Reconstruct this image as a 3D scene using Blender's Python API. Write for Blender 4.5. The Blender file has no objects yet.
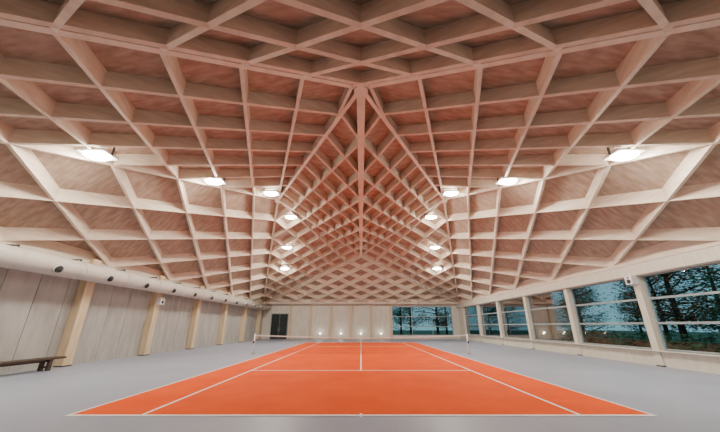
import bpy, bmesh, math, random
from mathutils import Vector, Matrix
random.seed(4)
scene = bpy.context.scene
COL = bpy.context.collection

# ------------------------------------------------------------ materials
def new_mat(name):
    m = bpy.data.materials.new(name); m.use_nodes = True
    nt = m.node_tree
    return m, nt, nt.nodes["Principled BSDF"]

def mat_noise(name, c1, c2, scale=(1,1,1), nscale=5, rough=.6, detail=6, bump=0.0, metallic=0, spec=.3):
    m, nt, b = new_mat(name)
    tc = nt.nodes.new("ShaderNodeTexCoord"); mp = nt.nodes.new("ShaderNodeMapping")
    mp.inputs["Scale"].default_value = scale
    n = nt.nodes.new("ShaderNodeTexNoise"); n.inputs["Scale"].default_value = nscale; n.inputs["Detail"].default_value = detail
    r = nt.nodes.new("ShaderNodeValToRGB")
    r.color_ramp.elements[0].color = (*c1,1); r.color_ramp.elements[1].color = (*c2,1)
    r.color_ramp.elements[0].position = .35; r.color_ramp.elements[1].position = .65
    L = nt.links
    L.new(tc.outputs["Object"], mp.inputs[0]); L.new(mp.outputs[0], n.inputs["Vector"])
    L.new(n.outputs[0], r.inputs[0]); L.new(r.outputs[0], b.inputs["Base Color"])
    b.inputs["Roughness"].default_value = rough; b.inputs["Metallic"].default_value = metallic
    b.inputs["Specular IOR Level"].default_value = spec
    if bump:
        bp = nt.nodes.new("ShaderNodeBump"); bp.inputs["Strength"].default_value = bump
        L.new(n.outputs[0], bp.inputs["Height"]); L.new(bp.outputs[0], b.inputs["Normal"])
    return m

def mat_emit(name, col, s):
    m, nt, b = new_mat(name)
    b.inputs["Base Color"].default_value = (*col,1)
    b.inputs["Emission Color"].default_value = (*col,1); b.inputs["Emission Strength"].default_value = s
    return m

M_beam = mat_noise("whitewashed_spruce_beam", (.62,.515,.41), (.74,.63,.515), (1,1,6), 1.6, .6)
M_beam2 = mat_noise("spruce_fold_beam", (.70,.595,.485), (.80,.70,.585), (1,1,6), 1.6, .6)
M_deck = mat_noise("spruce_board_deck", (.34,.25,.185), (.49,.385,.30), (1.2,3.2,1), 2.0, .7, 10)
M_court = mat_noise("orange_court_acrylic", (.76,.088,.010), (.82,.106,.014), (1,1,1), .8, .8, 4, spec=.08)
M_line = mat_noise("white_line_paint", (.85,.83,.8), (.92,.9,.88), (1,1,1), 6, .6)
M_floor = mat_noise("grey_sport_floor", (.31,.345,.435), (.35,.385,.475), (1,1,1), .5, .42, 4, spec=.3)
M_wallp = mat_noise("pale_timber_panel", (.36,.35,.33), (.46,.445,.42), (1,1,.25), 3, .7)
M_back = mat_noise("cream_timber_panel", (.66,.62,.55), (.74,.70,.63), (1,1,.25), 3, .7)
M_col = mat_noise("glulam_column", (.62,.48,.30), (.72,.58,.39), (3,3,.3), 4, .55)
M_col_lit = mat_noise("lit_glulam_column", (.68,.63,.53), (.76,.71,.61), (3,3,.3), 4, .55)  # lit copy of the column wood: light on its faces put into paler colour
M_duct = mat_noise("cream_duct_paint", (.64,.60,.54), (.68,.64,.58), (1,1,1), 2, .4)
M_dark = mat_noise("dark_metal", (.03,.03,.035), (.05,.05,.055), (1,1,1), 6, .45)
M_frame = mat_noise("pale_aluminium_frame", (.30,.36,.38), (.36,.42,.44), (1,1,1), 6, .4)
M_bench = mat_noise("dark_stained_wood", (.05,.033,.025), (.10,.065,.045), (6,.6,6), 4, .5)
M_door = mat_noise("dark_green_door", (.02,.03,.03), (.035,.045,.045), (1,1,1), 3, .35)
M_net = mat_noise("net_cord", (.10,.10,.10), (.16,.16,.16), (1,1,1), 8, .8)
M_white = mat_noise("white_plastic", (.8,.8,.78), (.86,.86,.84), (1,1,1), 4, .5)
M_grass = mat_noise("dusk_lawn", (.05,.10,.05), (.10,.16,.07), (1,1,1), 1.5, .9)
M_leaf = mat_noise("tree_leaves", (.04,.12,.06), (.11,.24,.12), (1,1,1), 1.5, .8)
M_leaf2 = mat_noise("autumn_leaves", (.26,.10,.04), (.38,.18,.07), (1,1,1), 1.5, .8)
M_bark = mat_noise("tree_bark", (.05,.038,.03), (.10,.075,.055), (4,4,.6), 4, .9)
M_brick = mat_noise("garden_wall_stone", (.22,.12,.08), (.34,.2,.13), (1,1,3), 4, .9)
M_lamp = mat_emit("led_diffuser", (1,.93,.80), 110)
M_wallglow = mat_emit("wall_glow_face", (1,.9,.75), 6)  # glowing face of the added back-wall boxes

m, nt, b = new_mat("window_glass"); M_glass = m
nt.nodes.remove(b)
out = nt.nodes["Material Output"]
tr = nt.nodes.new("ShaderNodeBsdfTransparent"); tr.inputs[0].default_value = (.74,.88,.90,1)
gl = nt.nodes.new("ShaderNodeBsdfGlossy"); gl.inputs["Roughness"].default_value = .02; gl.inputs[0].default_value=(.4,.4,.4,1)
fr = nt.nodes.new("ShaderNodeFresnel"); fr.inputs[0].default_value = 1.2
mx = nt.nodes.new("ShaderNodeMixShader")
nt.links.new(fr.outputs[0], mx.inputs[0]); nt.links.new(tr.outputs[0], mx.inputs[1]); nt.links.new(gl.outputs[0], mx.inputs[2])
nt.links.new(mx.outputs[0], out.inputs[0])

# ------------------------------------------------------------ mesh helpers
class MB:
    def __init__(s): s.bm = bmesh.new(); s.mats = []
    def mi(s, mat):
        if mat not in s.mats: s.mats.append(mat)
        return s.mats.index(mat)
    def box(s, x0,x1,y0,y1,z0,z1, mat):
        i = s.mi(mat)
        v = [s.bm.verts.new((x,y,z)) for z in (z0,z1) for y in (y0,y1) for x in (x0,x1)]
        for f in ((0,2,3,1),(4,5,7,6),(0,1,5,4),(2,6,7,3),(0,4,6,2),(1,3,7,5)):
            fc = s.bm.faces.new([v[k] for k in f]); fc.material_index = i
    def face(s, pts, mat):
        fc = s.bm.faces.new([s.bm.verts.new(p) for p in pts]); fc.material_index = s.mi(mat); return fc
    def beam(s, A, B, w, h, mat, drop=0.0):
        A = Vector(A); B = Vector(B); d = B-A
        n = Vector((-d.y, d.x, 0))
        if n.length < 1e-6: return
        n.normalize(); n *= w/2
        i = s.mi(mat); up = Vector((0,0,h)); dn = Vector((0,0,-drop))
        v = [s.bm.verts.new(p) for p in (A-n+dn, A+n+dn, B+n+dn, B-n+dn, A-n+up, A+n+up, B+n+up, B-n+up)]
        for f in ((0,1,2,3),(4,7,6,5),(0,4,5,1),(1,5,6,2),(2,6,7,3),(3,7,4,0)):
            fc = s.bm.faces.new([v[k] for k in f]); fc.material_index = i
    def cyl(s, A, B, r0, r1, mat, seg=16, smooth=True):
        A = Vector(A); B = Vector(B); d = (B-A); L = d.length
        q = d.to_track_quat('Z','Y').to_matrix().to_4x4()
        mtx = Matrix.Translation((A+B)/2) @ q
        r = bmesh.ops.create_cone(s.bm, cap_ends=True, segments=seg, radius1=r0, radius2=r1, depth=L, matrix=mtx)
        i = s.mi(mat)
        for f in {f for v in r['verts'] for f in v.link_faces}:
            f.material_index = i; f.smooth = smooth and len(f.verts) == 4
    def sph(s, c, r, mat, seg=12, sc=(1,1,1)):
        q = bmesh.ops.create_uvsphere(s.bm, u_segments=seg, v_segments=seg//2+2, radius=r,
              matrix=Matrix.Translation(c) @ Matrix.Diagonal((*sc,1)))
        i = s.mi(mat)
        for f in {f for v in q['verts'] for f in v.link_faces}: f.material_index = i; f.smooth = True
    def done(s, name, parent=None, loc=None, bevel=0):
        me = bpy.data.meshes.new(name)
        bmesh.ops.recalc_face_normals(s.bm, faces=s.bm.faces)
        s.bm.to_mesh(me); s.bm.free()
        for mm in s.mats: me.materials.append(mm)
        o = bpy.data.objects.new(name, me); COL.objects.link(o)
        if parent: o.parent = parent
        if loc: o.location = loc
        if bevel:
            bv = o.modifiers.new("bevel",'BEVEL'); bv.width = bevel; bv.segments = 2; bv.limit_method='ANGLE'
        return o

# ------------------------------------------------------------ layout
W = 12.4          # half width at eaves
YN, YF = -0.2, 36.4
YM = (YN+YF)/2
Y0, Y1 = -2.6, 37.0
EZ = 4.3
CAMZ = 1.6
NL = Vector((-W, YN, EZ)); FL = Vector((-W, YF, EZ)); NR = Vector((W, YN, EZ)); FR = Vector((W, YF, EZ))
N = Vector((0, 7.0, 8.8)); F = Vector((0, 2*YM-7.0, 8.8))
P = Vector((-5.9, YM, 10.1)); PR = Vector((5.9, YM, 10.1))
mx_ = lambda v: Vector((-v.x, v.y, v.z))
my_ = lambda v: Vector((v.x, 2*YM-v.y, v.z))

def planeZ(T):
    a,b,c = T; n = (b-a).cross(c-a)
    return lambda x,y: a.z - (n.x*(x-a.x)+n.y*(y-a.y))/n.z
def clip(T, p, d):
    """clip the plan line p+t*d to triangle T -> 2 points or None"""
    zf = planeZ(T); hits = []
    for i in range(3):
        a = T[i]; b = T[(i+1)%3]; ex, ey = b.x-a.x, b.y-a.y
        den = d[0]*ey - d[1]*ex
        if abs(den) < 1e-9: continue
        t = ((a.x-p[0])*ey - (a.y-p[1])*ex)/den
        s_ = ((a.x-p[0])*d[1] - (a.y-p[1])*d[0])/den
        if -1e-6 <= s_ <= 1+1e-6: hits.append(t)
    if len(hits) < 2: return None
    t0, t1 = min(hits), max(hits)
    if t1-t0 < 1e-3: return None
    q = []
    for t in (t0,t1):
        x, y = p[0]+t*d[0], p[1]+t*d[1]; q.append(Vector((x,y,zf(x,y))))
    return q

ND = 8
segs = []
d1 = (FL-P).xy; d2 = (P-NL).xy; dc = (N-NL).xy
side = (NL,FL,P); A_ = (NL,N,P); end = (NL,NR,N); kite = (N,P,F)
def add(seg, mx=False, my=False):
    if not seg: return
    a,b = seg; segs.append((a,b))
    if mx: segs.append((mx_(a),mx_(b)))
    if my: segs.append((my_(a),my_(b)))
    if mx and my: segs.append((my_(mx_(a)),my_(mx_(b))))
for k in range(1,ND):
    t = k/ND
    p = NL.lerp(P,t); add(clip(side,p.xy,d1), mx=True)
    p = FL.lerp(P,t); add(clip(side,p.xy,d2), mx=True)
    p = NL.lerp(P,t); add(clip(A_,p.xy,dc), True, True)
    p = N.lerp(P,t)
    add(clip(kite,p.xy,(F-P).xy), mx=True)
    p = F.lerp(P,t); add(clip(kite,p.xy,(P-N).xy), mx=True)
# family parallel to d1 in facet A + end facet continuation
step = (P-NL)/ND
kk = 1
while True:
    p = NL + step*kk
    s_ = clip(A_, p.xy, d1)
    if not s_: break
    add(s_, True, True)
    node = min(s_, key=lambda v: abs((v-NL).xy.normalized().cross((N-NL).xy.normalized())) if (v-NL).length>1e-4 else 9)
    e = clip(end, node.xy, (N-NR).xy)
    if e: add(e, True, True)
    kk += 1
    if kk > 20: break

DEP = .52
mb = MB()
for a,b in segs: mb.beam(a,b,.105,DEP,M_beam)
folds = []
for a,b in ((N,NL),(N,P),(P,NL)):
    folds += [(a,b),(mx_(a),mx_(b)),(my_(a),my_(b)),(my_(mx_(a)),my_(mx_(b)))]
for a,b in folds: mb.beam(a,b,.14,DEP+.03,M_beam2,drop=.02)
mb.beam(N,F,.28,DEP+.02,M_beam2,drop=.10)
for a,b in ((NL,FL),(NR,FR),(NL,NR),(FL,FR)): mb.beam(a,b,.22,DEP,M_beam2,drop=.06)
for v in (N,F,P,PR):
    mb.cyl(v+Vector((0,0,-.16)), v+Vector((0,0,DEP)), .22,.22, M_beam2, 12, False)

dk = MB(); up = Vector((0,0,DEP))
facets = [side,(mx_(NL),mx_(P),mx_(FL)),A_,tuple(map(mx_,A_)),tuple(map(my_,A_)),tuple(my_(mx_(v)) for v in A_),
          end,tuple(map(my_,end)),kite,tuple(map(mx_,kite))]
for T in facets:
    dk.face([v+up for v in T], M_deck)
for y0,y1 in ((Y0,YN),(YF,Y1)):
    dk.box(-W,W,y0,y1,EZ+DEP-.04,EZ+DEP,M_deck)
bmesh.ops.remove_doubles(dk.bm, verts=dk.bm.verts, dist=1e-4)
ceiling = dk.done("ceiling")
so = ceiling.modifiers.new("thick",'SOLIDIFY'); so.thickness = .12; so.offset = 0
lat = mb.done("timber_lattice", parent=ceiling)

# ------------------------------------------------------------ room shell
f = MB(); f.box(-W-.6,W+.6,Y0-.3,Y1+.3,-.2,0,M_floor); f.done("floor")
COLY = [-0.9,3.6,8.1,12.6,17.1,21.6,26.1,30.6,35.1]
TOP = EZ+DEP+.05
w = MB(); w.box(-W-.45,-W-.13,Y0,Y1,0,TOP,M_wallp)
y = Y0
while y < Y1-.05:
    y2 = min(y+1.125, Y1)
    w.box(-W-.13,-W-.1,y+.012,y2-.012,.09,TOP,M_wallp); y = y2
w.done("wall_left")
t = MB(); t.box(-W-.1,-W-.07,Y0,Y1,0,.09,M_wallp); t.done("baseboard_left")
w = MB(); w.box(W+.0,W+.4,Y0,Y1,0,.58,M_col_lit); w.box(W+.05,W+.4,Y0,Y1,3.72,TOP,M_col_lit)
w.box(W+.12,W+.4,Y0,-1.1,.58,3.72,M_col_lit); w.box(W+.12,W+.4,35.3,Y1,.58,3.72,M_col_lit)
w.done("wall_right")
t = MB(); t.box(W-.16,W+.02,Y0,Y1,.58,.62,M_col_lit); t.done("trim_1",bevel=.01)
t = MB(); t.box(W-.14,W+.05,Y0,Y1,3.74,4.22,M_col_lit); t.done("trim_2",bevel=.01)
w = MB(); w.box(-W-.45,W+.4,Y0-.3,Y0,0,TOP,M_back); w.done("wall_near")
BX0,BX1,BZ0,BZ1 = 3.9,11.6,.45,3.95
w = MB()
w.box(-W-.45,BX0,Y1,Y1+.3,0,TOP,M_back); w.box(BX1,W+.4,Y1,Y1+.3,0,TOP,M_back)
w.box(BX0,BX1,Y1,Y1+.3,0,BZ0,M_back); w.box(BX0,BX1,Y1,Y1+.3,BZ1,TOP,M_back)
xs = [-8.9,-6.35,-3.8,-1.25,1.3,3.85]
for i in range(5): w.box(xs[i]+.03,xs[i+1]-.03,Y1-.05,Y1,.1,4.1,M_back)
w.done("wall_back")
for i,x in enumerate(xs):
    t = MB(); t.box(x-.11,x+.11,Y1-.28,Y1-.05,0,EZ-.1,M_col); t.done("trim_%d"%(i+3),bevel=.012)
t = MB(); t.box(-W,W,Y1-.32,Y1-.051,4.12,4.32,M_col_lit); t.done("trim_9")

def column(x0,x1,y,mat,hw=.2):
    c = MB(); c.box(x0,x1,y-hw,y+hw,0,EZ+.2,mat)
    c.box(x0-.012,x1+.012,y-hw-.015,y+hw+.015,0,.05,M_dark)
    c.done("timber_column",bevel=.015)
for y in COLY:
    column(-W-.1,-W+.27,y,M_col)
    column(W-.06,W+.24,y,M_col_lit,.15)

wn = 1
def window(name, p0, p1, z0, z1, trans, muls, axis, off):
    g = MB(); t_ = .05
    def bx(a0,a1,z0_,z1_,d0,d1,mat):
        if axis=='y': g.box(off+d0,off+d1,a0,a1,z0_,z1_,mat)
        else: g.box(a0,a1,off+d0,off+d1,z0_,z1_,mat)
    fw = .07
    bx(p0,p1,z0,z0+fw,-t_,t_,M_frame); bx(p0,p1,z1-fw,z1,-t_,t_,M_frame)
    bx(p0,p0+fw,z0+fw,z1-fw,-t_,t_,M_frame); bx(p1-fw,p1,z0+fw,z1-fw,-t_,t_,M_frame)
    for z in trans: bx(p0+fw,p1-fw,z-.045,z+.045,-t_,t_,M_frame)
    zz = [z0+fw]+[z for z in trans]+[z1-fw]
    for m_ in muls: 
        for i in range(len(zz)-1): bx(m_-.035,m_+.035,zz[i]+.045,zz[i+1]-.045,-t_,t_,M_frame)
    if axis=='y': g.face([(off,p0+.02,z0+.02),(off,p1-.02,z0+.02),(off,p1-.02,z1-.02),(off,p0+.02,z1-.02)],M_glass)
    else: g.face([(p0+.02,off,z0+.02),(p1-.02,off,z0+.02),(p1-.02,off,z1-.02),(p0+.02,off,z1-.02)],M_glass)
    g.done(name)
for i in range(len(COLY)-1):
    window("window_%d"%wn, COLY[i]+.15, COLY[i+1]-.15, .62, 3.74, (1.7,2.72), (), 'y', W+.2); wn += 1
window("window_%d"%wn, BX0, BX1, BZ0, BZ1, (1.5,2.7), (6.45,9.05), 'x', Y1+.12)

d = MB()
d.box(-11.4,-9.2,Y1-.08,Y1-.001,0,3.1,M_frame)
d.box(-11.3,-10.32,Y1-.11,Y1-.06,.02,3.0,M_door); d.box(-10.28,-9.3,Y1-.11,Y1-.06,.02,3.0,M_door)
for x in (-10.42,-10.18):
    d.cyl((x,Y1-.17,.9),(x,Y1-.17,1.4),.015,.015,M_frame,8)
    d.box(x-.01,x+.01,Y1-.17,Y1-.11,.95,.97,M_frame); d.box(x-.01,x+.01,Y1-.17,Y1-.11,1.33,1.35,M_frame)
d.done("door_1")

DX,DZ,DR = -11.72,3.78,.36
d = MB(); d.cyl((DX,Y0+.02,DZ),(DX,Y1-.35,DZ),DR,DR,M_duct,32)
y = 0.2
while y < 36:
    d.cyl((DX,y-.03,DZ),(DX,y+.03,DZ),DR+.018,DR+.018,M_duct,32)
    yy = y+1.12
    if yy<36:
        a = Vector((.86,0,-.35)).normalized(); c = Vector((DX,yy,DZ))
        d.cyl(c+a*(DR-.03),c+a*(DR+.1),.16,.15,M_duct,16)
        d.cyl(c+a*(DR+.1),c+a*(DR+.14),.14,.12,M_dark,16)
        d.sph(c+a*(DR+.13),.09,M_dark,10)
    d.box(DX-.02,DX+.02,y-.02,y+.02,DZ+DR-.01,4.25,M_dark)
    d.box(-W-.1,DX,y-.02,y+.02,4.2,4.25,M_dark)
    y += 2.25
d.done("ventilation_duct")

def bench(x,y0,y1):
    b_ = MB()
    for k in range(4): b_.box(x-.22+k*.115,x-.22+k*.115+.1,y0,y1,.39,.46,M_bench)
    for yy in (y0+.5,(y0+y1)/2,y1-.5):
        b_.box(x-.2,x+.2,yy-.06,yy+.06,.31,.39,M_bench)
        b_.box(x-.19,x-.09,yy-.06,yy+.06,0,.31,M_bench); b_.box(x+.09,x+.19,yy-.06,yy+.06,0,.31,M_bench)
        b_.box(x-.09,x+.09,yy-.03,yy+.03,.1,.16,M_bench)
    b_.box(x-.03,x+.03,y0+.5,y1-.5,.31,.39,M_bench)
    b_.done("wooden_bench",bevel=.006)
bench(-W+.62,7.6,11.9)
# ------------------------------------------------------------ court
CY0 = 6.0; CL = 23.77; CM = CY0+CL/2
c = MB(); c.box(-5.485,5.485,CY0,CY0+CL,.0005,.004,M_court)
z0,z1 = .003,.008
def lx(x,y0,y1,w_=.05): c.box(x-w_/2,x+w_/2,y0,y1,z0,z1,M_line)
def ly(y,x0,x1,w_=.05): c.box(x0,x1,y-w_/2,y+w_/2,z0,z1+.001,M_line)
for x in (-5.485,5.485,-4.115,4.115): lx(x,CY0,CY0+CL,.06)
ly(CY0,-5.51,5.51,.08); ly(CY0+CL,-5.51,5.51,.08)
ly(CM-6.4,-4.115,4.115,.06); ly(CM+6.4,-4.115,4.115,.06)
lx(0,CM-6.4,CM+6.4,.06); lx(0,CY0-.1,CY0+.12,.05); lx(0,CY0+CL-.3,CY0+CL,.06)
c.done("tennis_court")
n_ = MB()
def netz(x): return .914+.156*(abs(x)/6.4)**1.3
K = 64
for i in range(K):
    xa,xb = -6.36+12.72*i/K, -6.36+12.72*(i+1)/K
    n_.face([(xa,CM,netz(xa)-.06),(xb,CM,netz(xb)-.06),(xb,CM,netz(xb)),(xa,CM,netz(xa))],M_white)
    for r in range(16):
        za = .04+(netz(xa)-.1)*r/16; zb = .04+(netz(xb)-.1)*r/16
        n_.face([(xa,CM,za),(xb,CM,zb),(xb,CM,zb+.004),(xa,CM,za+.004)],M_net)
for i in range(212):
    x = -6.36+12.72*i/211
    n_.face([(x-.002,CM,.03),(x+.002,CM,.03),(x+.002,CM,netz(x)-.05),(x-.002,CM,netz(x)-.05)],M_net)
n_.box(-.025,.025,CM-.006,CM+.006,.01,.914,M_white)
for s_ in (-1,1):
    n_.cyl((s_*6.4,CM,0),(s_*6.4,CM,1.1),.045,.045,M_white,12); n_.sph((s_*6.4,CM,1.1),.047,M_white)
    n_.cyl((s_*6.4,CM,0),(s_*6.4,CM,.02),.1,.1,M_dark,12)
    n_.box(s_*6.4-.03,s_*6.4+.03,CM-.11,CM-.04,.6,.72,M_dark)
n_.done("tennis_net")

# ------------------------------------------------------------ luminaires
def flood(pos, power):
    x,y,z = pos
    l = MB()
    l.box(-.46,.46,-.30,.30,0,.09,M_white)
    l.sph((0,0,0),.42,M_lamp,24,(1,.64,.30))
    for sx in (-1,1):
        l.box(sx*.48-.015,sx*.48+.015,-.03,.03,.02,.36,M_dark)
    l.box(-.495,.495,-.03,.03,.34,.37,M_dark)
    for k in range(7): l.box(-.34+k*.11,-.32+k*.11,-.25,.25,.09,.13,M_dark)
    o = l.done("floodlight", loc=(x,y,z))
    ld = bpy.data.lights.new("flood_lamp",'AREA'); ld.shape='RECTANGLE'; ld.size=.8; ld.size_y=.5
    ld.energy = power; ld.color=(1,.93,.80); ld.spread = math.radians(170)
    lo = bpy.data.objects.new("flood_lamp",ld); COL.objects.link(lo); lo.parent=o; lo.location=(0,0,-.15)
    ld2 = bpy.data.lights.new("spill_lamp",'POINT'); ld2.energy = power*.6; ld2.color=(1,.91,.77); ld2.shadow_soft_size=.1
    lo2 = bpy.data.objects.new("spill_lamp",ld2); COL.objects.link(lo2); lo2.parent=o; lo2.location=(0,0,-.28)
def ceilz(x,y):
    for T in facets:
        a,b_,c_ = [v.xy for v in T]
        den=(b_-a).cross(c_-a)
        u=((Vector((x,y))-a).cross(c_-a))/den; v=((b_-a).cross(Vector((x,y))-a))/den
        if u>=-1e-4 and v>=-1e-4 and u+v<=1.0001: return planeZ(T)(x,y)
    return EZ
for (x,y,e_) in ((10.3,3.8,60),(8.76,8.0,135),(7.2,12.2,150),(5.7,16.0,150),(5.45,20.2,150),(6.7,24.4,150),(7.8,28.3,150)):
    for s_ in (-1,1):
        flood((s_*x,y,ceilz(-x,y)-.08), e_)

for x in (-5.1,-2.5,0.0,2.5):  # added boxes and point lamps standing in for reflected glows low on the wall
    l = MB(); l.box(x-.12,x+.12,Y1-.17,Y1-.052,.55,.75,M_white); l.box(x-.1,x+.1,Y1-.19,Y1-.17,.57,.73,M_wallglow)
    o = l.done("wall_glow_box")
    ld = bpy.data.lights.new("wall_glow_fill",'POINT'); ld.energy=8; ld.color=(1,.88,.70); ld.shadow_soft_size=.1
    lo = bpy.data.objects.new("wall_glow_fill",ld); COL.objects.link(lo); lo.parent=o; lo.location=(x,Y1-.4,.8)
def speaker(x,y,z,s_):
    l = MB(); l.box(x-.13,x+.13,y-.17,y+.17,z-.2,z+.2,M_white)
    l.cyl((x+s_*.13,y,z-.06),(x+s_*.14,y,z-.06),.1,.1,M_dark,16); l.cyl((x+s_*.13,y,z+.11),(x+s_*.14,y,z+.11),.04,.04,M_dark,12)
    l.done("wall_speaker",bevel=.01)
speaker(-W+.27+.13,17.1,3.0,1); speaker(W-.06-.13-.02,12.6,3.55,-1)

# ------------------------------------------------------------ outdoors
g = MB(); g.box(W+.61,90,-40,110,-.25,-.05,M_grass); g.box(-60,W+.61,Y1+.31,110,-.25,-.05,M_grass); g.done("ground")
def tree_mesh(seed, leafmat):
    random.seed(seed); m_ = MB()
    H = 8
    m_.cyl((0,0,-.1),(0,0,H*.5),.2,.13,M_bark,10); m_.cyl((0,0,H*.5),(.2,.1,H*.92),.13,.05,M_bark,8)
    tips=[(0.2,.1,H)]
    for k in range(20):
        a = random.uniform(0,6.28); z = random.uniform(1.0,H*.85); L = random.uniform(1.2,2.9)*(1.15-z/H*.6)
        e = Vector((math.cos(a)*L,math.sin(a)*L,z+random.uniform(.2,1.2)))
        m_.cyl((0,0,z),e,.06,.02,M_bark,6); tips.append(e); tips.append(Vector((0,0,z)).lerp(e,.6))
    for tp in tips:
        tp=Vector(tp)
        for j in range(100):
            c_ = tp+Vector((random.gauss(0,.5),random.gauss(0,.5),random.gauss(0,.42)))
            s_=random.uniform(.06,.14)
            q = Matrix.Rotation(random.uniform(0,6.28),3,'Z')@Matrix.Rotation(random.uniform(-1.2,1.2),3,'X')
            m_.face([c_+q@Vector(v)*s_ for v in ((-1,0,0),(0,-.5,0),(1,0,0),(0,.5,0))],leafmat)
    return m_
protos=[]
pos=[(21.5,5),(26,11),(21.8,15.5),(24,22),(21.5,28.5),(26,35),(22,41),(30,6),(31,18),(29,28),(30,40),(12,46),(6,44),(0,50),(22,-3),(36,14),(36,24),
     (27,17),(30,24),(34,34),(30,48),(24,52),(16,55),(9,53),(38,40),(20,48)]
for i,(x,y) in enumerate(pos):
    k = i%4
    if len(protos)<=k:
        o = tree_mesh(k+1, M_leaf2 if k==3 else M_leaf).done("deciduous_tree"); protos.append(o.data)
    else:
        o = bpy.data.objects.new("deciduous_tree",protos[k]); COL.objects.link(o)
    o.location=(x,y,-.05); o.rotation_euler=(0,0,i*1.7); s_=.85+.1*(i%4); o.scale=(s_,s_,s_)
h = MB(); random.seed(9)
for i in range(14000):
    c_=Vector((random.uniform(15.3,16.2),random.uniform(-4,38),random.uniform(.05,1.2)))
    s_=random.uniform(.06,.12)
    q = Matrix.Rotation(random.uniform(0,6.28),3,'Z')@Matrix.Rotation(random.uniform(-1.2,1.2),3,'X')
    h.face([c_+q@Vector(v)*s_ for v in ((-1,0,0),(0,-.5,0),(1,0,0),(0,.5,0))],M_leaf2 if (int(c_.y/3.1)%3==0) else M_leaf)
h.box(15.6,15.9,-4,38,-.05,.85,M_brick)
h.done("garden_hedge")

# ------------------------------------------------------------ world (dusk sky)
wd = bpy.data.worlds.new("dusk"); scene.world = wd; wd.use_nodes = True
nt = wd.node_tree; bg = nt.nodes["Background"]
tc = nt.nodes.new("ShaderNodeTexCoord"); sp = nt.nodes.new("ShaderNodeSeparateXYZ"); rp = nt.nodes.new("ShaderNodeValToRGB")
nt.links.new(tc.outputs["Generated"],sp.inputs[0]); nt.links.new(sp.outputs[2],rp.inputs[0]); nt.links.new(rp.outputs[0],bg.inputs[0])
e = rp.color_ramp.elements
e[0].position=0; e[0].color=(.26,.50,.58,1); e[1].position=.6; e[1].color=(.20,.40,.58,1)
bg.inputs[1].default_value=1.0

# ------------------------------------------------------------ camera
cd = bpy.data.cameras.new("camera"); cam = bpy.data.objects.new("camera",cd); COL.objects.link(cam)
cam.location=(0,0,CAMZ); cam.rotation_euler=(math.radians(90+18),0,0)
cd.sensor_width=36; cd.lens=279/720*36; cd.shift_y=19/720; cd.shift_x=-1/720; cd.clip_end=300
scene.camera=cam
